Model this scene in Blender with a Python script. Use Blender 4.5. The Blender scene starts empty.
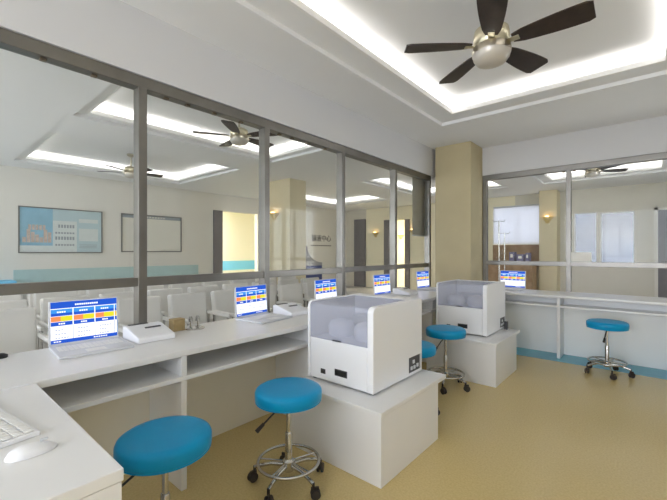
import bpy, bmesh, math, random
from mathutils import Matrix, Vector
random.seed(7)
C = bpy.context.scene.collection
PI = math.pi
sc = bpy.context.scene

# ------------------------------------------------------------------ materials
def lin(c):
    return tuple(((v/255.0)/12.92 if v/255.0 <= .04045 else ((v/255.0+.055)/1.055)**2.4) for v in c) + (1.0,)

def mat(name, rgb, rough=.5, metal=0.0, spec=.5, var=0.0, scale=8.0, bump=0.0, emit=None, es=0.0, alpha=None):
    m = bpy.data.materials.new(name); m.use_nodes = True
    nt = m.node_tree; b = nt.nodes['Principled BSDF']
    b.inputs['Base Color'].default_value = lin(rgb)
    b.inputs['Roughness'].default_value = rough
    b.inputs['Metallic'].default_value = metal
    b.inputs['Specular IOR Level'].default_value = spec
    if var or bump:
        tc = nt.nodes.new('ShaderNodeTexCoord'); n = nt.nodes.new('ShaderNodeTexNoise')
        n.inputs['Scale'].default_value = scale; n.inputs['Detail'].default_value = 3
        nt.links.new(tc.outputs['Object'], n.inputs['Vector'])
        if var:
            r = nt.nodes.new('ShaderNodeValToRGB')
            r.color_ramp.elements[0].position = .3; r.color_ramp.elements[1].position = .7
            r.color_ramp.elements[0].color = lin([max(0, v-var) for v in rgb])
            r.color_ramp.elements[1].color = lin([min(255, v+var) for v in rgb])
            nt.links.new(n.outputs['Fac'], r.inputs['Fac']); nt.links.new(r.outputs['Color'], b.inputs['Base Color'])
        if bump:
            bp = nt.nodes.new('ShaderNodeBump'); bp.inputs['Strength'].default_value = bump; bp.inputs['Distance'].default_value = .002
            nt.links.new(n.outputs['Fac'], bp.inputs['Height']); nt.links.new(bp.outputs['Normal'], b.inputs['Normal'])
    if emit:
        b.inputs['Emission Color'].default_value = lin(emit); b.inputs['Emission Strength'].default_value = es
    return m

def emis(name, rgb, s=1.0):
    m = bpy.data.materials.new(name); m.use_nodes = True
    nt = m.node_tree; nt.nodes.clear()
    e = nt.nodes.new('ShaderNodeEmission'); o = nt.nodes.new('ShaderNodeOutputMaterial')
    e.inputs['Color'].default_value = lin(rgb); e.inputs['Strength'].default_value = s
    nt.links.new(e.outputs[0], o.inputs[0]); return m

def glassmat(name, tint=(250, 252, 250), ior=1.33, refl=1.0, rough=0.0):
    m = bpy.data.materials.new(name); m.use_nodes = True
    nt = m.node_tree; nt.nodes.clear()
    t = nt.nodes.new('ShaderNodeBsdfTransparent'); g = nt.nodes.new('ShaderNodeBsdfGlossy')
    f = nt.nodes.new('ShaderNodeFresnel'); mx = nt.nodes.new('ShaderNodeMixShader'); o = nt.nodes.new('ShaderNodeOutputMaterial')
    mu = nt.nodes.new('ShaderNodeMath'); mu.operation = 'MULTIPLY'; mu.inputs[1].default_value = refl
    t.inputs[0].default_value = lin(tint); g.inputs['Roughness'].default_value = rough
    gm = nt.nodes.new('ShaderNodeNewGeometry'); iv = nt.nodes.new('ShaderNodeMapRange')   # same index from both sides of the pane
    iv.inputs['To Min'].default_value = ior; iv.inputs['To Max'].default_value = 1/ior
    nt.links.new(gm.outputs['Backfacing'], iv.inputs['Value']); nt.links.new(iv.outputs['Result'], f.inputs['IOR'])
    nt.links.new(f.outputs[0], mu.inputs[0]); nt.links.new(mu.outputs[0], mx.inputs[0])
    nt.links.new(t.outputs[0], mx.inputs[1]); nt.links.new(g.outputs[0], mx.inputs[2]); nt.links.new(mx.outputs[0], o.inputs[0])
    return m

def floormat():
    m = mat('tan_speckled_vinyl', (210, 187, 132), .22, 0, .45)
    nt = m.node_tree; b = nt.nodes['Principled BSDF']
    tc = nt.nodes.new('ShaderNodeTexCoord')
    n = nt.nodes.new('ShaderNodeTexNoise'); n.inputs['Scale'].default_value = 90; n.inputs['Detail'].default_value = 4
    r = nt.nodes.new('ShaderNodeValToRGB')
    r.color_ramp.elements[0].position = .36; r.color_ramp.elements[1].position = .62
    r.color_ramp.elements[0].color = lin((202, 180, 124)); r.color_ramp.elements[1].color = lin((212, 191, 136))
    nt.links.new(tc.outputs['Object'], n.inputs['Vector']); nt.links.new(n.outputs['Fac'], r.inputs['Fac'])
    nt.links.new(r.outputs['Color'], b.inputs['Base Color'])
    return m

M = dict(
    wall=mat('white_wall_paint', (223, 223, 222), .7, var=2, scale=2, bump=.05),
    bulkhead=mat('dimmed_bulkhead_paint', (208, 208, 209), .7, var=1, scale=2),  # wall paint darkened here to offset the strong window light
    hallwall=mat('hall_wall_paint', (228, 225, 217), .7, var=2, scale=2),
    northwall=mat('grey_cream_wall_paint', (216, 212, 199), .7, var=2, scale=2),
    cream=mat('cream_wall_paint', (240, 233, 206), .7, var=2, scale=2),
    ceil=mat('ceiling_paint', (236, 236, 236), .8, var=1, scale=2),
    blindfab=None, lip=mat('white_moulding_paint', (240, 239, 236), .6),
    column=mat('beige_column_paint', (190, 177, 141), .6, var=3, scale=3),
    hallcolumn=mat('pale_beige_column_paint', (214, 203, 170), .6, var=3, scale=3),
    floor=floormat(),
    hallfloor=mat('hall_floor_bounce', (214, 210, 202), .3, var=2, scale=3),  # unseen floor, made pale to bounce light up to the hall ceiling
    room=mat('bright_cream_paint', (246, 242, 224), .7),
    blue=mat('blue_floor_border', (88, 168, 190), .3, var=4, scale=20),
    bluedado=mat('blue_dado_paint', (124, 204, 242), .5),
    aqua=mat('aqua_dado_paint', (182, 208, 208), .5, var=3),
    desk=mat('white_laminate', (231, 231, 231), .28, var=1, scale=3),
    panel=mat('pale_beige_laminate', (236, 232, 218), .5, var=2, scale=3),
    backpanel=mat('pale_grey_laminate', (238, 240, 241), .45, var=1, scale=3),
    plastic=mat('white_plastic', (240, 241, 244), .35, bump=.02, scale=200),
    greyplastic=mat('light_grey_plastic', (206, 208, 212), .35),
    dark=mat('black_plastic', (28, 28, 30), .45),
    darkgrey=mat('dark_grey_plastic', (70, 70, 74), .5),
    rubber=mat('dark_brown_rubber', (48, 40, 36), .6),
    chrome=mat('brushed_steel', (198, 196, 192), .22, 1.0, var=3, scale=12),
    steelframe=mat('partition_steel', (134, 131, 126), .36, 1.0, var=6, scale=4),
    clip=mat('bronze_clip', (110, 98, 82), .4, .6),
    teal=mat('teal_vinyl', (0, 148, 202), .34, 0, .28, var=4, scale=6, bump=.03),
    blade=mat('dark_walnut_blade', (48, 36, 30), .45, var=8, scale=14),
    silver=mat('satin_nickel', (200, 192, 176), .3, 1.0, var=2),
    bowl=mat('frosted_bowl', (196, 190, 180), .3, .2),
    brass=mat('pale_brass', (206, 198, 172), .3, .9),
    glass=glassmat('partition_glass', (252, 253, 252), 1.33, .45),
    tint=glassmat('sky_dimming_glass', (128, 129, 132), 1.3, 1.0),  # pane colour dims the overbright sky seen through it
    half=glassmat('blind_dimming_glass', (196, 196, 198), 1.3, 1.0),  # pane colour dims the daylight behind the white blind
    clear=glassmat('clear_window_glass', (250, 250, 250), 1.3, 1.0),
    lid=mat('smoky_translucent_plastic', (196, 198, 206), .25),
    chair=mat('white_chair_vinyl', (226, 224, 218), .45, var=2, scale=5),
    jamb=mat('dark_grey_door_frame', (120, 116, 118), .5, var=3),
    wood=mat('brown_wood', (156, 128, 96), .45, var=10, scale=9),
    blind=mat('white_blind_fabric', (236, 238, 242), .8, var=2, scale=30),
    greyblind=mat('grey_blind_fabric', (168, 164, 156), .8, var=3, scale=30),
    tan=mat('tan_card', (170, 148, 104), .7, var=8, scale=40),
    paper=mat('white_paper', (240, 238, 230), .7),
    cove=emis('cove_led', (255, 252, 248), 8.0),
    hallcove=emis('hall_cove_led', (255, 252, 248), 8.0),
    bulb=emis('warm_bulb', (255, 210, 140), 6.0),
    lamp=emis('alcove_fill_lamp', (255, 250, 240), 44.0),
    sconce=mat('sconce_alabaster', (214, 190, 130), .5),
    keycap=mat('white_keycap', (232, 232, 230), .45),
    posterblue=mat('poster_sky_blue', (150, 192, 212), .4, var=10, scale=3),
    posterpale=mat('poster_pale_blue', (188, 208, 212), .4, var=3, scale=3),
    postergrey=mat('poster_text_grey', (156, 164, 168), .5),
    posterorange=mat('poster_salmon', (206, 186, 172), .5, var=10, scale=20),
    posterwhite=mat('poster_white', (216, 222, 220), .5, var=3),
    board=mat('board_white', (226, 224, 214), .4),
    boardframe=mat('grey_board_frame', (128, 126, 122), .4),
    signgrey=mat('sign_grey_letter', (118, 116, 112), .5),
    curvegrey=mat('grey_curved_board', (150, 150, 154), .5),
    navy=mat('navy_board', (64, 76, 128), .5),
    violet=mat('violet_grey_glass', (120, 116, 150), .4),
    s_white=emis('screen_white', (246, 248, 255), 1.0),
    s_blue=emis('screen_blue', (38, 84, 190), 1.0),
    s_cyan=emis('screen_light_blue', (62, 140, 218), 1.0),
    s_orange=emis('screen_orange', (244, 136, 84), 1.0),
    s_yellow=emis('screen_yellow', (214, 206, 48), 1.0),
    s_text=emis('screen_text', (150, 160, 190), 1.0),
)
# smoky translucent lid: transparent + diffuse/gloss mix
def lidmat():
    m = bpy.data.materials.new('smoky_translucent_cover'); m.use_nodes = True
    nt = m.node_tree; b = nt.nodes['Principled BSDF']; o = nt.nodes['Material Output']
    b.inputs['Base Color'].default_value = lin((236, 237, 244)); b.inputs['Roughness'].default_value = .22
    t = nt.nodes.new('ShaderNodeBsdfTransparent'); t.inputs[0].default_value = lin((236, 237, 242))
    mx = nt.nodes.new('ShaderNodeMixShader'); mx.inputs[0].default_value = .2
    nt.links.new(t.outputs[0], mx.inputs[1]); nt.links.new(b.outputs[0], mx.inputs[2]); nt.links.new(mx.outputs[0], o.inputs[0])
    return m
M['lid'] = lidmat()
def clothmat():
    m = bpy.data.materials.new('translucent_blind_fabric'); m.use_nodes = True
    nt = m.node_tree; b = nt.nodes['Principled BSDF']; o = nt.nodes['Material Output']
    b.inputs['Base Color'].default_value = lin((244, 245, 248)); b.inputs['Roughness'].default_value = .9
    t = nt.nodes.new('ShaderNodeBsdfTranslucent'); t.inputs[0].default_value = lin((244, 245, 250))
    mx = nt.nodes.new('ShaderNodeMixShader'); mx.inputs[0].default_value = .5
    nt.links.new(b.outputs[0], mx.inputs[1]); nt.links.new(t.outputs[0], mx.inputs[2]); nt.links.new(mx.outputs[0], o.inputs[0])
    return m
M['blind'] = clothmat()

# ------------------------------------------------------------------ mesh builder
class MB:
    def __init__(s): s.bm = bmesh.new(); s.mi = 0
    def _f(s, vs):
        try:
            f = s.bm.faces.new(vs); f.material_index = s.mi
        except ValueError: pass
    def box(s, x0, x1, y0, y1, z0, z1, T=None):
        c = [(x0,y0,z0),(x1,y0,z0),(x1,y1,z0),(x0,y1,z0),(x0,y0,z1),(x1,y0,z1),(x1,y1,z1),(x0,y1,z1)]
        v = [s.bm.verts.new((T @ Vector(p)) if T else p) for p in c]
        for q in ((0,3,2,1),(4,5,6,7),(0,1,5,4),(1,2,6,5),(2,3,7,6),(3,0,4,7)): s._f([v[i] for i in q])
        return s
    def rings(s, rings, closed=False, caps=True):
        R = [[s.bm.verts.new(p) for p in r] for r in rings]
        n = len(R[0]); k = len(R)
        for i in range(k if closed else k-1):
            a, b = R[i], R[(i+1) % k]
            for j in range(n): s._f([a[j], a[(j+1) % n], b[(j+1) % n], b[j]])
        if caps and not closed:
            s._f(list(reversed(R[0]))); s._f(R[-1])
        return s
    def path(s, pts, r, seg=10, closed=False):
        pts = [Vector(p) for p in pts]; n = len(pts); out = []
        rr = r if isinstance(r, (list, tuple)) else [r]*n
        up = None
        for i, p in enumerate(pts):
            if closed: d = pts[(i+1) % n] - pts[i-1]
            else: d = pts[min(i+1, n-1)] - pts[max(i-1, 0)]
            d.normalize()
            if up is None:
                up = Vector((0,0,1)) if abs(d.z) < .9 else Vector((1,0,0))
            a = d.cross(up)
            if a.length < 1e-4: a = d.cross(Vector((0,1,0)))
            a.normalize(); b = a.cross(d)
            out.append([p + (a*math.cos(t*2*PI/seg) + b*math.sin(t*2*PI/seg))*rr[i] for t in range(seg)])
        return s.rings(out, closed)
    def lathe(s, prof, c=(0,0,0), seg=32):
        return s.rings([[(c[0]+r*math.cos(t*2*PI/seg), c[1]+r*math.sin(t*2*PI/seg), c[2]+z) for t in range(seg)] for r, z in prof])
    def torus(s, c, R, r, seg=40, k=8):
        return s.path([(c[0]+R*math.cos(t*2*PI/seg), c[1]+R*math.sin(t*2*PI/seg), c[2]) for t in range(seg)], r, k, True)
    def prism(s, poly, axis, a, b):
        def P(u, v, w): return {'x': (w,u,v), 'y': (u,w,v), 'z': (u,v,w)}[axis]
        return s.rings([[P(u,v,a) for u,v in poly], [P(u,v,b) for u,v in poly]])
    def build(s, name, m, parent=None, bevel=0, seg=2, smooth=True, loc=None):
        bm = s.bm
        bmesh.ops.recalc_face_normals(bm, faces=bm.faces)
        if bevel:
            es = [e for e in bm.edges if len(e.link_faces) == 2 and e.calc_face_angle(0) > .6]
            bmesh.ops.bevel(bm, geom=es, offset=bevel, segments=seg, affect='EDGES', profile=.5, clamp_overlap=True)
        me = bpy.data.meshes.new(name); bm.to_mesh(me); bm.free()
        for k in (m if isinstance(m, (list, tuple)) else [m]): me.materials.append(k)
        if smooth:
            me.polygons.foreach_set('use_smooth', [True]*len(me.polygons)); me.set_sharp_from_angle(angle=1.0 if bevel else .7)
        o = bpy.data.objects.new(name, me); C.objects.link(o)
        if bevel and smooth:
            wn = o.modifiers.new('weighted_normals', 'WEIGHTED_NORMAL'); wn.keep_sharp = True
        if parent: o.parent = parent
        if loc: o.location = loc
        return o

def B(x0, x1, y0, y1, z0, z1): return MB().box(x0, x1, y0, y1, z0, z1)

def tag(o, label, cat, group=None):
    o['label'] = label; o['category'] = cat
    if group: o['group'] = group
    return o
def thing(name, label, cat, loc=(0,0,0), rz=0, group=None):
    o = bpy.data.objects.new(name, None); C.objects.link(o); o.empty_display_size = .1
    o.location = loc; o.rotation_euler = (0,0,rz)
    return tag(o, label, cat, group)
def struct(o): o['kind'] = 'structure'; return o
def dup(root, loc, rz, label):
    r = root.copy(); C.objects.link(r); r.location = loc; r.rotation_euler = (0,0,rz); r['label'] = label
    for ch in list(root.children):
        c = ch.copy(); C.objects.link(c); c.parent = r
        for g in list(ch.children):
            d = g.copy(); C.objects.link(d); d.parent = c
    return r

def grid_holes(x0, x1, y0, y1, holes):
    """rectangles that tile [x0,x1]x[y0,y1] minus the holes"""
    xs = sorted({x0, x1, *[h[0] for h in holes], *[h[1] for h in holes]})
    ys = sorted({y0, y1, *[h[2] for h in holes], *[h[3] for h in holes]})
    xs = [x for x in xs if x0 <= x <= x1]; ys = [y for y in ys if y0 <= y <= y1]
    out = []
    for a, b in zip(xs, xs[1:]):
        run = None
        for c, d in zip(ys, ys[1:]):
            cx, cy = (a+b)/2, (c+d)/2
            if any(h[0] < cx < h[1] and h[2] < cy < h[3] for h in holes):
                if run: out.append((a, b, *run)); run = None
            else: run = (run[0], d) if run else (c, d)
        if run: out.append((a, b, *run))
    return out

# ------------------------------------------------------------------ shell
XW, XE, YS, YN, ZC = -9.0, 2.0, -4.0, 11.3, 2.89
ZL = 3.08
struct(B(-2.6, XE+.15, YS-.15, 5.85, -.1, 0).build('floor', M['floor'], smooth=False))
m = MB(); m.box(XW-1.6, -2.6, YS-.15, YN+1.6, -.1, 0); m.box(-2.6, XE+.15, 5.85, YN+1.6, -.1, 0)
struct(m.build('floor_hall', M['hallfloor'], smooth=False))
# centre x, centre y, half sizes of the opening, width of the stepped shelf
trays = [(-.835, 2.61, .935, 1.61, .225), (-3.93, 2.79, 1.05, 1.36, .13), (-7.2, 2.76, 1.05, 1.36, .13),
         (-.76, 8.25, .93, 1.36, .2), (-3.82, 8.25, 1.05, 1.36, .13), (-7.2, 8.25, 1.05, 1.36, .13)]
ceil_holes = [(x-HX-ST, x+HX+ST, y-HY-ST, y+HY+ST) for x, y, HX, HY, ST in trays]
m = MB()
for r in grid_holes(XW-.15, XE+.15, YS-.15, YN+.15, ceil_holes): m.box(r[0], r[1], r[2], r[3], ZC, ZC+.05)
struct(m.build('ceiling', M['ceil'], smooth=False))
struct(B(XW-1.7, XE+.2, YS-.2, YN+1.7, ZL+.02, ZL+.1).build('light_seal_slab', M['ceil'], smooth=False))  # unseen slab added to stop sky light leaking in
for i, (x, y, HX, HY, ST) in enumerate(trays):
    x0, x1, y0, y1 = x-HX, x+HX, y-HY, y+HY
    X0, X1, Y0, Y1 = x0-ST, x1+ST, y0-ST, y1+ST
    m = MB()                                         # tray: side walls, shelf and lid
    m.box(X0-.02, X1+.02, Y0-.02, Y1+.02, ZL, ZL+.02)
    m.box(X0-.02, X0, Y0-.02, Y1+.02, ZC+.051, ZL); m.box(X1, X1+.02, Y0-.02, Y1+.02, ZC+.051, ZL)
    m.box(X0, X1, Y0-.02, Y0, ZC+.051, ZL); m.box(X0, X1, Y1, Y1+.02, ZC+.051, ZL)
    g = .0255
    m.box(X0, x0-g, Y0, Y1, 2.929, 2.942); m.box(x1+g, X1, Y0, Y1, 2.929, 2.942)
    m.box(x0-g, x1+g, Y0, y0-g, 2.929, 2.942); m.box(x0-g, x1+g, y1+g, Y1, 2.929, 2.942)
    struct(m.build('ceiling_tray', M['ceil'], smooth=False))
    m = MB(); w = .025
    m.box(x0-w, x0, y0-w, y1+w, 2.927, 2.975); m.box(x1, x1+w, y0-w, y1+w, 2.927, 2.975)
    m.box(x0, x1, y0-w, y0, 2.927, 2.975); m.box(x0, x1, y1, y1+w, 2.927, 2.975)
    struct(m.build('trim_%d' % (i+2), M['lip'], smooth=False))
    m = MB(); a, b = .05, .10                        # LED strip lying on the shelf behind the lip
    for q in ((x0-b, x0-a, y0-b, y1+b), (x1+a, x1+b, y0-b, y1+b), (x0, x1, y0-b, y0-a), (x0, x1, y1+a, y1+b)):
        m.box(*q, 2.943, 2.95)
    o = struct(m.build('ceiling_cove_light', M['hallcove' if i else 'cove'], smooth=False))

def wall_y(name, y0, y1, x0, x1, z0, z1, holes, mt):
    m = MB()
    for r in grid_holes(x0, x1, z0, z1, holes): m.box(r[0], r[1], y0, y1, r[2], r[3])
    return struct(m.build(name, mt, smooth=False))
def wall_x(name, x0, x1, y0, y1, z0, z1, holes, mt):
    m = MB()
    for r in grid_holes(y0, y1, z0, z1, holes): m.box(x0, x1, r[0], r[1], r[2], r[3])
    return struct(m.build(name, mt, smooth=False))

SW = (-2.4, 1.2, .2, 2.7)                         # window behind the camera
wall_y('wall_south', YS-.15, YS, XW-.15, XE+.15, 0, ZC, [SW, (-7.8, -4.8, .4, 2.6)], M['wall'])
FILL_EW = [(6.1, 7.7, .5, 2.5)]  # unseen hall window opening, added to brighten the hall
wall_x('wall_east', XE, XE+.15, YS, YN, 0, ZC, FILL_EW, M['wall'])
NH = [(-1.49, -1.0, .95, 2.3), (-.945, -.27, .95, 2.28), (-3.5, -2.215, 1.52, 2.56), (-7.0, -6.4, 0, 2.43)]
wall_y('wall_north', YN, YN+.15, XW-.15, XE+.15, 0, ZC, NH, M['northwall'])
wall_x('wall_west', XW-.15, XW, YS, YN, 0, ZC, [(5.5, 7.0, 0, 2.44)], M['hallwall'])
# cream stretch of the north wall
wall_y('wall_north_cream', YN-.012, YN-.001, -8.05, -2.9, 0, ZC-.002, [(-7.0, -6.4, 0, 2.43), (-3.5, -2.215, 1.52, 2.56)], M['cream'])
# rooms seen through the two hall doorways
def alcove(name, x0, x1, y0, y1, openside):
    m = MB(); t = .05
    m.box(x0-t, x1+t, y0-t, y1+t, 2.6, 2.65)
    if openside != '+x': m.box(x1, x1+t, y0-t, y1+t, 0, 2.6)
    m.box(x0-t, x0, y0-t, y1+t, 0, 2.6)
    if openside != '-y': m.box(x0, x1, y0-t, y0, 0, 2.6)
    m.box(x0, x1, y1, y1+t, 0, 2.6)
    struct(m.build(name, M['room'], smooth=False))
alcove('wall_side_room', XW-1.4, XW-.155, 5.0, 8.6, '+x')
alcove('wall_end_room', -7.6, -5.8, YN+.155, YN+1.4, '-y')
struct(B(XW-1.4, XW-1.39, 5.0, 8.6, .71, 1.01).build('trim_20', M['bluedado'], smooth=False))
for n, (x, y) in enumerate(((XW-.7, 5.45), (-6.1, YN+.6))):  # unseen lamps added to brighten the two doorway rooms
    t = thing('room_fill_light', ('added fill light, out of sight in the cream room beyond the wide hall doorway', 'added fill light, out of sight in the cream room beyond the far narrow doorway')[n], 'lamp', (x, y, 2.54))
    MB().lathe([(.36,0),(.38,.02),(.38,.04)], seg=24).build('diffuser', M['lamp'], t)
    MB().lathe([(.40,.041),(.40,.06)], seg=24).build('base', M['plastic'], t)
# aqua dado of the west wall
struct(B(XW, XW+.012, 1.36, 5.06, .72, .965).build('trim_21', M['aqua'], smooth=False))

# bulkheads over the glass, low walls under it
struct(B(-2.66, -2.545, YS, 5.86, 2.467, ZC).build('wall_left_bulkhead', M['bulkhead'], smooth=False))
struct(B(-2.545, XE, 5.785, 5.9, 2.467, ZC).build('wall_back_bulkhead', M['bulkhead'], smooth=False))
struct(B(-2.66, -2.57, YS, 5.3, 0, .728).build('wall_left_low', M['wall'], smooth=False))
struct(B(-1.93, XE, 5.8, 5.9, 0, .728).build('wall_back_low', M['wall'], smooth=False))
struct(B(-2.49, -1.95, 5.30, 5.9, 0, ZC).build('pillar', M['column'], bevel=.004))
struct(B(-1.95, XE, 5.07, 5.459, 0, .003).build('trim_1', M['blue'], smooth=False))

# ------------------------------------------------------------------ glass partitions
def partition(name, length, posts, clips, panes, r0, r1):
    """local x runs along the wall, front face at local y = 0, depth towards +y"""
    t = bpy.data.objects.new(name, None); C.objects.link(t); struct(t)
    B(0, length, 0, .085, 2.39, 2.466).build('header', M['steelframe'], t, bevel=.003)
    B(0, length, .008, .075, r0, r1).build('rail', M['steelframe'], t, bevel=.003)
    for p in posts: B(p-.0275, p+.0275, -.002, .083, .768, 2.392).build('post', M['steelframe'], t, bevel=.003)
    for a, b in panes: B(a, b, .036, .046, r1-.003, 2.40).build('pane', M['glass'], t, smooth=False)
    for c in clips: B(c-.016, c+.016, .02, .05, 2.374, 2.3895).build('clip', M['clip'], t, bevel=.003)
    return t
off = YS
pl = [p-off for p in (-3.97, -3.2, -2.15, -1.1, -.03, 1.045, 2.095, 3.165, 4.27, 5.27)]
w1 = partition('window_1', 5.3-off, pl, [p-off+d for p in (-.03, 1.045, 2.095) for d in (.17, .33, .55, .8)],
               [(a+.0275, b-.0275) for a, b in zip(pl, pl[1:])], 1.072, 1.13)
w1.location = (-2.56, off, 0); w1.rotation_euler = (0, 0, PI/2)
pb = [.03, 1.12, 2.19, 3.26, 3.92]
w2 = partition('window_2', 3.948, pb, [1.12-.06, 1.12+.06], [(a+.0275, b-.0275) for a, b in zip(pb, pb[1:])], 1.108, 1.17)
w2.location = (-1.948, 5.79, 0)

# window behind the camera (daylight)
def win(name, x0, x1, z0, z1, y0, y1, glass, bars):
    t = bpy.data.objects.new(name, None); C.objects.link(t); struct(t)
    m = MB(); f = .025
    m.box(x0, x1, y0, y1, z0, z0+f); m.box(x0, x1, y0, y1, z1-f, z1)
    m.box(x0, x0+f, y0, y1, z0+f, z1-f); m.box(x1-f, x1, y0, y1, z0+f, z1-f)
    for k in range(bars):
        xx = x0 + (x1-x0)*(k+1)/(bars+1); m.box(xx-.02, xx+.02, y0, y1, z0+f, z1-f)
    m.build('window_frame', M['lip'], t, smooth=False)
    B(x0+f, x1-f, (y0+y1)/2, (y0+y1)/2+.006, z0+f, z1-f).build('pane', glass, t, smooth=False)
win('window_3', SW[0], SW[1], SW[2], SW[3], YS-.12, YS-.06, M['clear'], 2)
win('window_7', -7.8, -4.8, .4, 2.6, YS-.12, YS-.06, M['clear'], 3)  # unseen window added to brighten the hall
for k, e in enumerate(FILL_EW):  # frame and pane of the added east fill window
    t = bpy.data.objects.new('window_%d' % (8+k), None); C.objects.link(t); struct(t)
    m = MB(); f = .04; a, b = XE+.06, XE+.12
    m.box(a, b, e[0], e[1], e[2], e[2]+f); m.box(a, b, e[0], e[1], e[3]-f, e[3])
    for y in (e[0], (e[0]+e[1])/2-f/2, e[1]-f): m.box(a, b, y, y+f, e[2]+f, e[3]-f)
    m.build('window_frame', M['lip'], t, smooth=False)
    B(XE+.087, XE+.093, e[0]+f, e[1]-f, e[2]+f, e[3]-f).build('pane', M['clear'], t, smooth=False)
win('window_4', *NH[0], YN+.03, YN+.09, M['tint'], 0)
win('window_5', *NH[1], YN+.03, YN+.09, M['tint'], 0)
win('window_6', *NH[2], YN+.03, YN+.09, M['half'], 1)
# hall doors and jambs
def jamb(name, x0, x1, y0, y1, z1, parts=None):
    return struct(B(x0, x1, y0, y1, 0, z1).build(name, M['jamb'], bevel=.004))
jamb('door_1', XW-.13, XW+.03, 5.5, 5.78, 2.44)
jamb('door_2', -8.58, -8.07, YN-.07, YN-.013, 2.53)
jamb('door_3', -7.24, -7.0, YN-.07, YN+.1, 2.44)
jamb('door_4', -6.4, -6.22, YN-.07, YN+.1, 2.42)
t = bpy.data.objects.new('door_5', None); C.objects.link(t); struct(t)
m = MB(); m.box(.08, .14, YN-.04, YN-.002, 0, 2.32); m.box(1.0, 1.06, YN-.04, YN-.002, 0, 2.32); m.box(.08, 1.06, YN-.04, YN-.002, 2.26, 2.32)
m.build('door_frame', M['hallwall'], t, smooth=False)
B(.14, 1.0, YN-.03, YN-.002, 0, 2.26).build('door_leaf', M['jamb'], t)
MB().path([(.9, YN-.03, 1.0), (.9, YN-.08, 1.0), (.8, YN-.08, 1.0)], .01).build('handle', M['chrome'], t)

# ------------------------------------------------------------------ counters
t = thing('service_counter', 'long white counter with open shelf running below the left glass partition', 'counter', (-2.24, 2.4, 0))
def local(o_loc): return lambda a, b, c, d, e, f: B(a-o_loc[0], b-o_loc[0], c-o_loc[1], d-o_loc[1], e, f)
L = local(t.location)
L(-2.556, -1.924, YS+.01, 5.295, .732, .765).build('worktop', M['desk'], t, bevel=.004)
L(-2.33, -1.93, YS+.01, 5.295, .598, .622).build('shelf', M['desk'], t, bevel=.002)
L(-2.352, -2.332, YS+.01, 5.295, .0, .731).build('back_panel', M['panel'], t)
for y in (-1.9, -.95, .01, 1.005, 2.01, 3.02, 4.03, 5.2):
    L(-2.33, -1.932, y-.016, y+.016, 0, .597).build('divider', M['desk'], t, bevel=.002)
    L(-2.33, -1.932, y-.016, y+.016, .623, .731).build('divider', M['desk'], t, bevel=.002)
t = thing('service_counter', 'white counter with open shelf below the back glass partition, behind the lone stool', 'counter', (0, 5.5, 0))
L = local(t.location)
L(-1.922, XE-.005, 5.2, 5.785, .738, .77).build('worktop', M['desk'], t, bevel=.004)
L(-1.922, XE-.005, 5.21, 5.458, .622, .645).build('shelf', M['desk'], t, bevel=.002)
L(-1.922, XE-.005, 5.46, 5.48, .004, .737).build('back_panel', M['backpanel'], t)
for x in (-1.9, -.848, .22, 1.25):
    L(x-.018, x+.018, 5.205, 5.458, .004, .621).build('divider', M['desk'], t, bevel=.002)
    L(x-.018, x+.018, 5.205, 5.458, .646, .737).build('divider', M['desk'], t, bevel=.002)
t = thing('side_desk', 'white side desk jutting out from the counter, holding the keyboard', 'desk', (-1.45, -.1, 0))
L = local(t.location)
L(-1.921, -1.0, -.75, .363, .728, .76).build('desk_top', M['desk'], t, bevel=.003)
L(-1.03, -1.002, -.745, .358, 0, .727).build('end_panel', M['desk'], t)
L(-1.90, -1.031, .33, .358, 0, .727).build('side_panel', M['desk'], t)

# ------------------------------------------------------------------ plinths and analysers
def plinth(label, dy):
    t = thing('equipment_plinth', label, 'plinth', (-1.485, 2.1+dy, 0), 0, 'white equipment plinths')
    B(-.355, .365, -.39, .33, 0, .389).build('cabinet', M['desk'], t, bevel=.003)
    B(-.365, .372, -.398, .45, .39, .42).build('top', M['desk'], t, bevel=.005)
    return t
plinth('low white plinth carrying the nearest analyser machine', 0)
plinth('low white plinth carrying the farther analyser machine by the back counter', 1.99)

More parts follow.
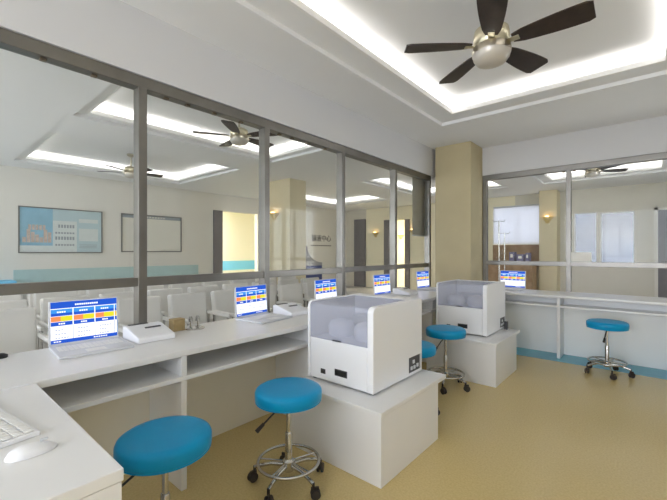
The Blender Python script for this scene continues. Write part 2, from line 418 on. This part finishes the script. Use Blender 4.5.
def analyser(label, loc):
    t = thing('analyser_machine', label, 'machine', loc, 0, 'white analyser machines')
    W, D, H = .278, .315, .54
    m = MB(); m.box(-W+.021, W-.046, -D, D-.002, .012, .288); m.build('body', M['plastic'], t, bevel=.01, seg=3)
    def cheek():
        n = 8; r = .04
        poly = [(-D-.002, .012), (D, .012), (D, H)] + [(-D-.002+r-r*math.sin(k*PI/2/n), H-r+r*math.cos(k*PI/2/n)) for k in range(n+1)]
        return poly
    MB().prism(cheek(), 'x', W-.045, W).build('side_wall', M['plastic'], t, bevel=.006)
    MB().prism(cheek(), 'x', -W, -W+.02).build('side_wall', M['plastic'], t, bevel=.004)
    B(-W+.02, W-.045, .20, D, .28, H-.004).build('rear_housing', M['plastic'], t, bevel=.008)
    # tinted hood: front pane curving back into the top
    n = 8; r = .022; th = .006
    outer = [(-D+.004, .288)] + [(-D+.004+r-r*math.cos(k*PI/2/n), H-.008-r+r*math.sin(k*PI/2/n)) for k in range(n+1)] + [(.20, H-.008)]
    inner = [(-D+.004+th, .288)] + [(-D+.004+r-(r-th)*math.cos(k*PI/2/n), H-.008-r+(r-th)*math.sin(k*PI/2/n)) for k in range(n+1)] + [(.20, H-.008-th)]
    m = MB()
    ring = [[(x, u, v) for u, v in outer] + [(x, u, v) for u, v in reversed(inner)] for x in (-W+.021, W-.046)]
    m.rings(ring); lid = m.build('hood', M['lid'], t)
    B(-.05, .02, -D-.004, -D+.006, .289, .299).build('handle', M['darkgrey'], lid, bevel=.002)
    # vessels inside
    for x in (-.13, .10):
        MB().lathe([(.001,0),(.085,0),(.095,.02),(.095,.07),(.075,.1),(.03,.115),(.001,.116)], (x, -.12, .288), 28).build('reagent_drum', M['plastic'], t)
    B(-.2, .18, .1, .19, .289, .40).build('carriage', M['greyplastic'], t, bevel=.01)
    # front ports
    for x0, x1, z0, z1 in ((-.155, -.112, .055, .088), (-.03, .075, .066, .11)):
        m = MB(); m.box(x0, x1, -D-.002, -D+.004, z0, z1)
        p = m.build('port', M['darkgrey'], t, bevel=.001)
        B(x0+.006, x1-.006, -D-.004, -D-.001, z0+.006, z1-.006).build('socket', M['dark'], p)
    # side recess with connectors
    p = B(W-.003, W+.002,   .12, .275, .035, .14).build('connector_panel', M['darkgrey'], t, bevel=.001)
    for y, z in ((.15, .065), (.19, .065), (.235, .07), (.18, .105)):
        B(W+.002, W+.008, y-.012, y+.012, z-.012, z+.012).build('socket', M['greyplastic'], p, bevel=.001)
    B(W-.003, W+.002, .275, .302, .035, .14).build('side_tag', M['greyplastic'], t)
    for sx in (-1, 1):
        for sy in (-1, 1): MB().lathe([(.02,0),(.02,.013)], (sx*(W-.04), sy*(D-.04), 0), 12).build('foot', M['darkgrey'], t)
    return t
analyser('white analyser machine with grey hood on the nearest plinth', (-1.553, 2.178, .42))
analyser('white analyser machine with grey hood on the farther plinth', (-1.548, 4.225, .42))
# small dark plug box behind the far machine
tag(MB().box(-1.262, -1.228, 4.46, 4.50, .42, .51).build('power_adapter', M['darkgrey'], bevel=.004), 'small dark adapter standing behind the farther machine', 'adapter')

# ------------------------------------------------------------------ stools
def make_stool(label):
    t = thing('lab_stool', label, 'stool', (0,0,0), 0, 'round teal laboratory stools')
    H = .542; R = .187
    prof = [(.001, H-.075), (R-.02, H-.075), (R-.006, H-.068), (R, H-.055), (R, H-.022), (R-.005, H-.01), (R-.018, H-.002), (R-.04, H+.001), (.001, H+.003)]
    st = MB().lathe(prof, seg=48).build('seat', M['teal'], t)
    MB().torus((0,0,H-.068), R-.006, .004, 48, 6).build('piping', M['teal'], st)
    MB().lathe([(.09, H-.085), (.09, H-.0755)], seg=24).build('seat_plate', M['dark'], t)
    MB().lathe([(.001,.09),(.013,.09),(.013,.30),(.0131,.30),(.013,H-.086)], seg=16).build('gas_column', M['chrome'], t)
    MB().lathe([(.02,.1),(.02,.28),(.017,.29)], seg=16).build('column_sleeve', M['chrome'], t)
    lv = MB().path([(.02,0,H-.088), (.10,0,H-.115), (.175,0,H-.155)], .005, 8).build('lever', M['dark'], t)
    MB().path([(.17,0,H-.152), (.215,0,H-.178)], [.009,.012], 10).build('grip', M['rubber'], lv)
    MB().torus((0,0,.128), .17, .0085, 48, 10).build('foot_ring', M['chrome'], t)
    MB().lathe([(.03,.075),(.034,.085),(.034,.13),(.024,.14)], seg=20).build('hub', M['chrome'], t)
    for k in range(5):
        a = k*2*PI/5+math.radians(19); ca, sa = math.cos(a), math.sin(a)
        MB().path([(.02*ca,.02*sa,.105), (.10*ca,.10*sa,.105), (.165*ca,.165*sa,.09), (.198*ca,.198*sa,.078)], [.012,.011,.010,.010], 10).build('leg', M['chrome'], t)
        MB().path([(.03*ca,.03*sa,.125), (.168*ca,.168*sa,.128)], .005, 8).build('spoke', M['chrome'], t)
        m = MB(); T = Matrix.Translation((.198*ca, .198*sa, 0)) @ Matrix.Rotation(a+.9, 4, 'Z')
        for s in (-1, 1):
            prof2 = [(.001,-.008),(.022,-.008),(.0265,-.004),(.0265,.004),(.022,.008),(.001,.008)]
            m.rings([[T @ Vector((r*math.cos(q*2*PI/16)+.012, s*.012+z, .0265+r*math.sin(q*2*PI/16))) for q in range(16)] for r, z in prof2])
        cs = m.build('caster', M['rubber'], t)
        m = MB(); m.box(-.012, .03, -.005, .005, .024, .062, T)
        m.rings([[T @ Vector((.008*math.cos(q*PI/5), .008*math.sin(q*PI/5), z)) for q in range(10)] for z in (.055, .085)])
        m.build('fork', M['rubber'], cs)
    return t
s0 = make_stool('teal stool half hidden by the side desk corner, nearest the camera')
def aim(o, deg): o.rotation_euler.z = math.radians(deg)
s0.location = (-1.545, .72, 0); aim(s0, 266)
for x, y, h, lab in ((-1.545, 1.418, 1.0, 'teal stool fully in view beside the nearest plinth, black lever to the left'),
                     (-1.50, 3.42, 1.05, 'teal stool in front of the farther plinth'),
                     (-1.50, 2.77, .99, 'teal stool mostly hidden behind the nearest machine'),
                     (-.348, 4.90, 1.04, 'lone teal stool at the back counter, on the right')):
    dup(s0, (x, y, 0), math.radians(267), lab).scale.z = h

# ------------------------------------------------------------------ laptops
def make_laptop(label):
    """faces local -y, hinge line at y = 0"""
    t = thing('laptop', label, 'laptop', (0,0,0), 0, 'white laptops on the counters')
    w = .172
    b = B(-w, w, -.285, .012, 0, .016).build('base', M['greyplastic'], t, bevel=.005)
    m = MB()
    for r in range(5):
        for c in range(13): m.box(-.15+c*.0235, -.15+c*.0235+.019, -.05-r*.024-.019, -.05-r*.024, .0161, .0185)
    m.build('keys', M['keycap'], b, smooth=False)
    B(-.045, .045, -.262, -.2, .0161, .0168).build('touchpad', M['keycap'], b)
    T = Matrix.Translation((0, 0, .014)) @ Matrix.Rotation(math.radians(-4), 4, 'X')
    m = MB(); m.box(-w, w, 0, .012, 0, .248, T); sn = m.build('screen_housing', M['greyplastic'], t, bevel=.003)
    # screen picture: table of three columns
    m = MB(); names = ['s_white', 's_blue', 's_cyan', 's_orange', 's_yellow', 's_text']
    def q(k, x0, x1, z0, z1, d):
        m.mi = k
        v = [m.bm.verts.new(T @ Vector(p)) for p in ((x0,-d,z0),(x1,-d,z0),(x1,-d,z1),(x0,-d,z1))]
        m._f(v)
    a, z0, z1 = .163, .012, .241
    q(0, -a, a, z0, z1, .0006)
    q(1, -a, a, z1-.036, z1, .0010)
    random.seed(3)
    for k in range(11): q(0, -.05+k*.0105, -.05+k*.0105+.008, z1-.024, z1-.015, .0014)     # title marks
    cols = [(-a+.001, -.062), (-.057, .045), (.05, .148), (.152, a-.001)]
    for i, (x0, x1) in enumerate(cols):
        q(2, x0, x1, z1-.07, z1-.040, .0010); q(1, x0, x1, z1-.078, z1-.062, .0011)
        xm = x0+(x1-x0)*.45
        q(3, x0, xm, z1-.108, z1-.080, .0010); q(4, xm, x1, z1-.108, z1-.080, .0010)
        q(1, x0, x1, z1-.132, z1-.110, .0010)
        if i < 3:
            for k in range(4): q(0, x0+.028+k*.0105, x0+.036+k*.0105, z1-.060, z1-.052, .0014)
            for k in range(3): q(0, x0+.035+k*.0105, x0+.043+k*.0105, z1-.125, z1-.117, .0014)
            for r in range(3):
                for k in range(3+(r+i) % 3): q(5, x0+.02+k*.013, x0+.029+k*.013, z1-.158-r*.022, z1-.153-r*.022, .0012)
        q(2 if i == 3 else 1, x1+.001, x1+.003, z0+.02, z1-.132, .0009)
    q(1, -a, a, z0, z0+.020, .0010)
    for k in range(6): q(0, .04+k*.012, .049+k*.012, z0+.007, z0+.013, .0014)
    for k in range(3): q(0, -.15+k*.012, -.141+k*.012, z0+.007, z0+.013, .0014)
    me = m.build('screen', [M[n] for n in names], sn, smooth=False)
    me['label'] = 'lit screen with a blue, orange and yellow table'
    return t
lp = make_laptop('white laptop with lit table screen on the counter, nearest the camera')
lp.location = (-2.487, .697, .765); lp.rotation_euler = (0,0,PI/2-.07)
for x, y, z, rz, lab in ((-2.475, 1.875, .765, PI/2+.10, 'white laptop on the left counter, just left of the nearest machine'),
                 (-2.48, 2.80, .765, PI/2+.04, 'white laptop showing only its screen behind the nearest machine hood'),
                 (-2.48, 3.83, .765, PI/2-.04, 'white laptop on the left counter, seen just right of the nearest machine'),
                 (-2.48, 4.90, .765, PI/2-.05, 'white laptop on the left counter, last one before the beige pillar'),
                 (-1.50, 5.70, .77, .0, 'white laptop on the back counter, right of the beige pillar')):
    dup(lp, (x, y, z), rz, lab)

# ------------------------------------------------------------------ card readers
def make_reader(label):
    """front towards local -y"""
    t = thing('receipt_printer', label, 'printer', (0,0,0), 0, 'small white receipt printers')
    MB().prism([(-.13, .002), (.11, .002), (.11, .078), (.06, .08), (-.13, .035)], 'x', -.11, .11).build('case', M['plastic'], t, bevel=.008, seg=3)
    T = Matrix.Translation((0, .085, .0795)) @ Matrix.Rotation(0, 4, 'X')
    m = MB(); m.box(-.085, .03, -.012, .012, 0, .004, T); m.build('paper_slot', M['dark'], t)
    T = Matrix.Translation((0, 0, .0672)) @ Matrix.Rotation(math.atan2(.045, .19), 4, 'X')
    m = MB(); m.box(-.02, .075, -.008, .008, 0, .003, T); m.build('card_slot', M['darkgrey'], t)
    m = MB(); m.box(-.1, .1, -.122, -.03, -.006, .002, Matrix.Translation((0,0,.0585)) @ Matrix.Rotation(math.atan2(.045,.19), 4, 'X'))
    m.build('tray', M['greyplastic'], t, bevel=.002)
    return t
r0 = make_reader('small white printer with black slot beside the nearest laptop')
r0.location = (-2.37, 1.00, .7635); r0.rotation_euler = (0,0,PI/2)
dup(r0, (-2.37, 2.20, .7635), PI/2, 'small white printer just left of the nearest machine')
dup(r0, (-2.37, 4.16, .7635), PI/2, 'small white printer on the left counter behind the nearest machine')

# small things on the counter
t = thing('box', 'small tan cardboard box on the counter by the glass', 'box', (-2.455, 1.225, .765))
B(-.035, .035, -.04, .04, 0, .07).build('carton', M['tan'], t, bevel=.003)
B(-.036, .036, -.041, .041, .071, .08).build('lid', M['tan'], t, bevel=.002)
t = thing('desk_clip_stand', 'pair of curved chrome hooks on the counter beside the tan box', 'clip stand', (-2.42, 1.335, .765)); t.scale = (1.3, 1.3, 1.3)
MB().lathe([(.001,0),(.05,0),(.05,.006),(.03,.012),(.001,.013)], seg=24).build('base', M['chrome'], t)
for k, y in enumerate((-.02, .02)):
    MB().path([(.0, y, .012)] + [(.0+.028*math.cos(a)-.028, y+.02*math.sin(a*.5), .03+.03*math.sin(a)) for a in [q*PI/8 for q in range(9)]], .006, 8).build('hook', M['chrome'], t)
t = thing('desk_microphone', 'black desk microphone stand at the left edge of the counter', 'microphone', (-2.50, .322, .765))
MB().lathe([(.001,0),(.035,0),(.035,.012),(.02,.02),(.001,.021)], seg=24).build('base', M['dark'], t)
MB().path([(0,0,.015),(-.005,-.005,.08),(-.01,-.02,.15)], .004, 8).build('stem', M['darkgrey'], t)
MB().path([(-.01,-.02,.145),(-.005,-.028,.18)], [.009,.008], 10).build('head', M['dark'], t)

# keyboard and mouse on the side desk
t = thing('keyboard', 'white keyboard on the side desk at the left edge', 'keyboard', (-1.366, .268, .76), math.radians(9))
B(-.44, 0, -.15, 0, 0, .014).build('case', M['plastic'], t, bevel=.004)
m = MB()
for r in range(5):
    for c in range(19): m.box(-.432+c*.0225, -.432+c*.0225+.019, -.138+r*.026, -.138+r*.026+.022, .0141, .019)
m.build('keys', M['keycap'], t, bevel=.002, seg=1)
t = thing('computer_mouse', 'white computer mouse on the side desk beside the keyboard', 'mouse', (-1.262, .228, .76), math.radians(2))
m = MB(); N = 10; rr = []
for k in range(N+1):
    u = -1+2*k/N; w = .031*math.sqrt(max(.02, 1-abs(u)**2.6)); h = .026*math.sqrt(max(.03, 1-abs(u*.98)**2.2))*(1-.25*u)
    rr.append([(w*math.cos(a), .056*u, max(.001, h*math.sin(a))) for a in [q*PI/10 for q in range(11)]] + [(w*.5, .056*u, .001), (-w*.5, .056*u, .001)])
body = m.rings(rr).build('shell', M['plastic'], t)
B(-.0035, .0035, .018, .036, .024, .0305).build('wheel', M['greyplastic'], t, bevel=.002)

# ------------------------------------------------------------------ ceiling fans
def make_fan(label):
    """origin on the tray ceiling, hanging down"""
    t = thing('ceiling_fan', label, 'fan', (0,0,0), 0, 'five-blade ceiling fans')
    MB().lathe([(.07,0),(.07,-.03),(.03,-.06),(.014,-.065)], seg=24).build('canopy', M['silver'], t)
    MB().lathe([(.013,-.06),(.013,-.29)], seg=14).build('downrod', M['silver'], t)
    MB().lathe([(.02,-.27),(.07,-.285),(.105,-.31),(.112,-.34),(.112,-.395),(.10,-.415)], seg=36).build('motor_housing', M['brass'], t)
    lk = MB().lathe([(.085,-.41),(.118,-.422),(.122,-.44),(.12,-.465)], seg=36).build('light_rim', M['silver'], t)
    MB().lathe([(.118,-.464),(.112,-.49),(.09,-.52),(.055,-.535),(.001,-.54)], seg=36).build('light_bowl', M['bowl'], t)
    for k in range(5):
        a = k*2*PI/5
        T = Matrix.Rotation(a, 4, 'Z') @ Matrix.Translation((0,0,-.405)) @ Matrix.Rotation(math.radians(-11), 4, 'X')
        out = []
        for i in range(15):
            u = i/14; x = .13+.43*u
            w = .048+.032*math.sin(min(1, u*1.15)*PI/2)
            if u > .93: w *= 1-.18*((u-.93)/.07)**2
            if u < .12: w *= .75+.25*u/.12
            out.append((x, w))
        poly = [(x, w) for x, w in out] + [(x, -w) for x, w in reversed(out)]
        m = MB(); m.rings([[T @ Vector((x, y, z)) for x, y in poly] for z in (-.004, .004)])
        bl = m.build('blade', M['blade'], t)
        m = MB(); m.box(.09, .17, -.02, .02, -.010, -.0042, T); m.build('blade_iron', M['brass'], bl, bevel=.002)
    return t
f0 = make_fan('dark five-blade ceiling fan in the near lit tray, right above the room')
f0.location = (-.795, 2.53, ZL-.012); f0.rotation_euler.z = 0
f0.scale = (1, 1, 1)
def fan_at(x, y, rz, lab):
    o = dup(f0, (x, y, ZL), rz, lab); o.scale = (.98, .98, .80); return o
fan_at(-3.93, 2.77, .4, 'ceiling fan in the first hall tray, seen through the left glass')
fan_at(-7.2, 2.73, .2, 'farthest ceiling fan in the second hall tray, seen through the left glass')
fan_at(-.79, 8.1, .5, 'ceiling fan seen just below the header of the back glass')

# ------------------------------------------------------------------ hall: piers and sconces
struct(B(-6.68, -5.88, 5.43, 5.92, 0, ZC).build('pillar_2', M['hallcolumn'], bevel=.004))
struct(B(-2.205, -1.80, 10.85, YN-.002, 0, ZC).build('pillar_3', M['hallcolumn'], bevel=.004))
def make_sconce(label):
    """mounted on a wall at local y = 0, facing -y"""
    t = thing('wall_sconce', label, 'lamp', (0,0,0), 0, 'uplight wall sconces')
    B(-.05, .05, -.015, 0, -.16, .02).build('backplate', M['sconce'], t, bevel=.003)
    m = MB(); rings = []
    for r, z in ((.02,-.16), (.05,-.11), (.10,-.05), (.15,0), (.145,.004), (.095,-.045), (.045,-.1)):
        rings.append([(r*math.cos(a), -.004-.8*r*math.sin(a), z) for a in [q*PI/14 for q in range(15)]])
    m.rings(rings); m.build('shade', M['sconce'], t)
    MB().lathe([(.001,-.03),(.04,-.02),(.05,.0),(.04,.025),(.001,.035)], (0,-.065,.0), 14).build('bulb', M['bulb'], t)
    return t
sn = make_sconce('wall sconce glowing on the wide beige pier in the hall')
sn.location = (-6.36, 5.428, 2.16)
for x, y, z, lab in ((-2.01, 10.848, 2.2, 'wall sconce glowing on the beige pier behind the back glass'),
               (-7.62, YN-.014, 2.0, 'small wall sconce on the far cream wall, left of the lit narrow doorway'),
               (-7.39, YN+1.398, 1.96, 'small wall sconce seen inside the lit narrow doorway'),
               (-6.10, YN-.014, 2.05, 'small wall sconce on the far cream wall, right of the lit narrow doorway')):
    dup(sn, (x, y, z), 0, lab)

# posters
t = thing('wall_poster', 'framed blue information poster on the hall wall, left', 'poster', (XW, 2.125, 1.725), PI/2)
hw, hh = .70, .445
m = MB(); f = .02
m.box(-hw, hw, -.03, -.001, -hh, -hh+f); m.box(-hw, hw, -.03, -.001, hh-f, hh); m.box(-hw, -hw+f, -.03, -.001, -hh+f, hh-f); m.box(hw-f, hw, -.03, -.001, -hh+f, hh-f)
m.build('frame', M['boardframe'], t)
m = MB()
def rq(k, x0, x1, z0, z1, d): m.mi = k; m.box(x0, x1, -d, -.004, z0, z1)
rq(0, -hw+f, hw-f, -hh+f, hh-f, .012)
rq(1, -hw+f, -.17, -hh+f, hh-f, .013)
rq(4, -hw+f, -.17, -hh+f, -.30, .0134)
rq(4, -.17, .235, -hh+f, .2, .013); rq(0, .235, hw-f, -hh+f, hh-f, .0128); rq(4, .27, .62, -.20, .06, .0136); rq(4, .27, .62, .18, .26, .0136)
for k in range(5): rq(3, -.55+k*.055, -.51+k*.055, .0, .10, .0137)
for k in range(7): rq(3, -.64+k*.065, -.585+k*.065, -.24, -.24+.10+.05*((k*3) % 4), .0137)
for r in range(4):
    for k in range(7):
        if r == 3 and 1 > k: continue
        rq(2, -.13+k*.048, -.098+k*.048, -.30+r*.12, -.265+r*.12+.03*(r % 2), .0137)
for r in range(3): rq(2, .28, .6, -.28-r*.03, -.272-r*.03, .0137)
m.build('print', [M['posterpale'], M['posterblue'], M['postergrey'], M['posterorange'], M['posterwhite']], t, smooth=False)
t = thing('notice_board', 'white notice board with thin grey frame on the hall wall, behind a post', 'board', (XW, 3.90, 1.735), PI/2)
hw, hh = .70, .435
m = MB(); f = .022
m.box(-hw, hw, -.03, -.001, -hh, -hh+f); m.box(-hw, hw, -.03, -.001, hh-f, hh); m.box(-hw, -hw+f, -.03, -.001, -hh+f, hh-f); m.box(hw-f, hw, -.03, -.001, -hh+f, hh-f)
m.build('frame', M['boardframe'], t)
m = MB(); rq(0, -hw+f, hw-f, -hh+f, hh-.09, .012); rq(1, -hw+f, hw-f, hh-.09, hh-f, .013)
for k in range(9): rq(0, -.28+k*.065, -.24+k*.065, hh-.072, hh-.040, .0137)
m.build('sheet', [M['board'], M['postergrey']], t, smooth=False)

# sign on the far end of the west wall
def text_mesh(s, size, name, mt, parent, loc, rot):
    cu = bpy.data.curves.new(name, 'FONT'); cu.body = s; cu.size = size; cu.extrude = .006; cu.align_x = 'CENTER'
    o = bpy.data.objects.new(name, cu); C.objects.link(o)
    bpy.context.view_layer.update()
    me = bpy.data.meshes.new_from_object(o.evaluated_get(bpy.context.evaluated_depsgraph_get()))
    bpy.data.objects.remove(o); me.materials.clear(); me.materials.append(mt)
    k = bpy.data.objects.new(name, me); C.objects.link(k); k.parent = parent; k.location = loc; k.rotation_euler = rot
    return k
t = thing('wall_sign', 'grey lettering on the far white hall wall, right of the wide pier', 'sign', (XW, 9.85, 1.70), PI/2)
text_mesh('输液中心', .26, 'lettering', M['signgrey'], t, (0, -.008, .0), (PI/2, 0, 0))
m = MB()
for k in range(11): m.box(-.55+k*.1, -.48+k*.1, -.008, -.001, -.19, -.15)
m.build('small_lettering', M['signgrey'], t, smooth=False)
t = thing('curved_board', 'grey curved board with navy base low on the far hall wall', 'board', (XW+.004, 9.1, 0), PI/2)
n = 12
poly = [(-.25, 0), (.75, 0), (.75, .93)] + [(.75-.75*math.sin(k*PI/2/n)*1.0, .93+.56*(1-math.cos(k*PI/2/n))) for k in range(1, n+1)] + [(-.25, 1.6)]
MB().prism(poly, 'y', -.03, 0).build('panel', M['curvegrey'], t)
B(-.2, .72, -.05, -.031, .3, .82).build('base_panel', M['navy'], t, bevel=.003)
tag(B(XW+.002, XW+.5, .2, 1.33, 0, .79).build('low_cabinet', M['bluedado'], bevel=.006), 'low blue cabinet against the hall wall at the left edge', 'cabinet')

# roller blind hanging in the hall behind the last bay
t = thing('roller_blind', 'grey roller blind hanging behind the last pane before the pillar', 'blind', (-2.69, 5.16, 2.46), PI/2)
MB().path([(-.22, 0, -.03), (.22, 0, -.03)], .022, 14).build('roller', M['greyplastic'], t)
B(-.21, .21, -.003, .0, -.90, -.03).build('fabric', M['greyblind'], t)
B(-.21, .21, -.010, .006, -.92, -.90).build('bottom_bar', M['greyplastic'], t, bevel=.002)
# white blind over the far window behind the back glass
t = thing('roller_blind', 'bright white roller blind on the far window behind the back glass', 'blind', (-2.86, YN-.03, 2.56))
MB().path([(-.62, 0, .03), (.6, 0, .03)], .022, 14).build('roller', M['greyplastic'], t)
B(-.6, .6, -.004, 0, -1.0, .03).build('fabric', M['blind'], t)
B(-.6, .6, -.010, .006, -1.02, -1.0).build('bottom_bar', M['lip'], t, bevel=.002)
# brown counter and drip stands
t = thing('reception_cabinet', 'brown wooden cabinet seen low through the back glass, behind the laptop', 'cabinet', (-2.85, 10.55, 0))
B(-.62, .6, -.25, .25, 0, 1.0).build('carcass', M['wood'], t, bevel=.004)
B(-.64, .62, -.27, .27, 1.001, 1.04).build('top', M['wood'], t, bevel=.004)
for x in (-.32, .3): B(x-.28, x+.28, -.266, -.2505, .06, .95).build('door', M['wood'], t, bevel=.003)
for k, (x, h, w) in enumerate(((-2.75, .26, .12), (-2.55, .2, .16), (-2.38, .24, .08))):
    t = thing('box_file', ('violet box file on the brown cabinet, left one', 'violet box file on the brown cabinet, middle one', 'violet box file on the brown cabinet, narrow right one')[k], 'box file', (x, 10.5, 1.04), 0, 'box files on the brown cabinet')
    B(-w/2, w/2, -.12, .12, 0, h).build('case', M['violet'], t, bevel=.003)
    B(-w/4, w/4, -.124, -.1205, h*.45, h*.8).build('spine_tag', M['paper'], t)
for k, (x, y, h) in enumerate(((-3.05, 8.9, 2.05), (-2.42, 8.2, 1.95), (-2.62, 9.3, 1.75))):
    t = thing('drip_stand', ('chrome drip stand behind the back glass, leftmost and tallest', 'chrome drip stand behind the back glass, second from left', 'chrome drip stand behind the back glass, shortest and rightmost')[k], 'drip stand', (x, y, 0), .3*k, 'chrome drip stands')
    MB().path([(0,0,.06),(0,0,h)], .012, 10).build('pole', M['chrome'], t)
    MB().path([(-.12,0,h+.03),(-.1,0,h-.01),(0,0,h),(.1,0,h-.01),(.12,0,h+.03)], .006, 8).build('hook_bar', M['chrome'], t)
    for q in range(4):
        a = q*PI/2+.4
        MB().path([(0,0,.08),(.26*math.cos(a),.26*math.sin(a),.045)], .011, 8).build('leg', M['chrome'], t)
        MB().path([(.26*math.cos(a)-.008,.26*math.sin(a),.025),(.26*math.cos(a)+.008,.26*math.sin(a),.025)], .025, 14).build('caster', M['dark'], t)
struct(B(-3.5, -2.215, YN-.03, YN-.013, .9, 1.5).build('trim_22', M['wood'], smooth=False))
# card on the back rail
tag(B(-.80, -.575, 5.805, 5.815, 1.171, 1.295).build('notice_card', M['paper']), 'small white card standing on the rail of the back glass', 'card')

# ------------------------------------------------------------------ waiting chairs
def make_chair(label):
    """faces local -y"""
    t = thing('waiting_chair', label, 'chair', (0,0,0), 0, 'white waiting chairs in rows')
    B(-.205, .205, -.28, .20, .28, .44).build('seat', M['chair'], t, bevel=.03, seg=3)
    T = Matrix.Translation((0, .19, .36)) @ Matrix.Rotation(math.radians(-8), 4, 'X')
    m = MB(); m.box(-.22, .22, -.04, .05, 0, .465, T); m.build('backrest', M['chair'], t, bevel=.025, seg=3)
    for s in (-1, 1):
        MB().prism([(-.26,.56),(.2,.56),(.2,.60),(-.26,.60)], 'x', s*.235-.018, s*.235+.018).build('armrest', M['chair'], t, bevel=.012)
        MB().path([(s*.235,-.22,.0),(s*.235,-.22,.56)], .014, 8).build('leg', M['chrome'], t)
        MB().path([(s*.235,.18,.0),(s*.235,.18,.56)], .014, 8).build('leg', M['chrome'], t)
    return t
ordn = ['first', 'second', 'third', 'fourth', 'fifth', 'sixth', 'seventh', 'eighth', 'ninth']
rown = ['front row nearest the glass', 'second row from the glass', 'third row from the glass', 'fourth and last row from the glass']
ch0 = None
for r, X in enumerate((-3.85, -4.55, -5.25, -5.95)):
    ys = [(.55 + (.07*r) + .54*k) for k in range(9)]
    for k, y in enumerate(ys):
        lab = 'white waiting chair, %s from the left in the %s' % (ordn[k], rown[r])
        if ch0 is None:
            ch0 = make_chair(lab); ch0.location = (X, y, 0); ch0.rotation_euler.z = PI/2
        else: dup(ch0, (X, y, 0), PI/2, lab)

# ------------------------------------------------------------------ world, light, camera
w = bpy.data.worlds.new('World'); sc.world = w; w.use_nodes = True
nt = w.node_tree; bg = nt.nodes['Background']
tc = nt.nodes.new('ShaderNodeTexCoord'); n = nt.nodes.new('ShaderNodeTexNoise'); n.inputs['Scale'].default_value = 5; n.inputs['Detail'].default_value = 5
r = nt.nodes.new('ShaderNodeValToRGB'); r.color_ramp.elements[0].position = .42; r.color_ramp.elements[1].position = .6
r.color_ramp.elements[0].color = lin((218, 228, 245)); r.color_ramp.elements[1].color = lin((249, 250, 252))
nt.links.new(tc.outputs['Generated'], n.inputs['Vector']); nt.links.new(n.outputs['Fac'], r.inputs['Fac'])
nt.links.new(r.outputs['Color'], bg.inputs['Color']); bg.inputs['Strength'].default_value = 8.0
def portal(x, y, z, sx, sz, rot):
    l = bpy.data.lights.new('daylight', 'AREA'); l.shape = 'RECTANGLE'; l.size = sx; l.size_y = sz; l.cycles.is_portal = True
    o = bpy.data.objects.new('daylight', l); C.objects.link(o); o.location = (x, y, z); o.rotation_euler = rot
portal((SW[0]+SW[1])/2, YS-.14, (SW[2]+SW[3])/2, SW[1]-SW[0], SW[3]-SW[2], (PI/2, 0, 0))
portal(-6.3, YS-.14, 1.5, 3.0, 2.2, (PI/2, 0, 0))
for e in FILL_EW: portal(XE+.145, (e[0]+e[1])/2, (e[2]+e[3])/2, e[1]-e[0], e[3]-e[2], (PI/2, 0, PI/2))

cam = bpy.data.cameras.new('camera'); co = bpy.data.objects.new('camera', cam); C.objects.link(co)
cam.sensor_fit = 'HORIZONTAL'; cam.sensor_width = 36; cam.lens = 370/667*36
cam.shift_y = 2/667; cam.clip_start = .02
co.location = (0, 0, 1.3); co.rotation_euler = (PI/2, 0, math.atan(316.5/370))
sc.camera = co
sc.view_settings.view_transform = 'Standard'; sc.view_settings.look = 'None'; sc.view_settings.gamma = 1
sc.view_settings.exposure = 0.43; sc.view_settings.use_curve_mapping = False
cy = sc.cycles
cy.max_bounces = 14; cy.diffuse_bounces = 7; cy.glossy_bounces = 4; cy.transparent_max_bounces = 24; cy.transmission_bounces = 4
cy.use_denoising = True; cy.sample_clamp_indirect = 6
cy.caustics_reflective = False; cy.caustics_refractive = False
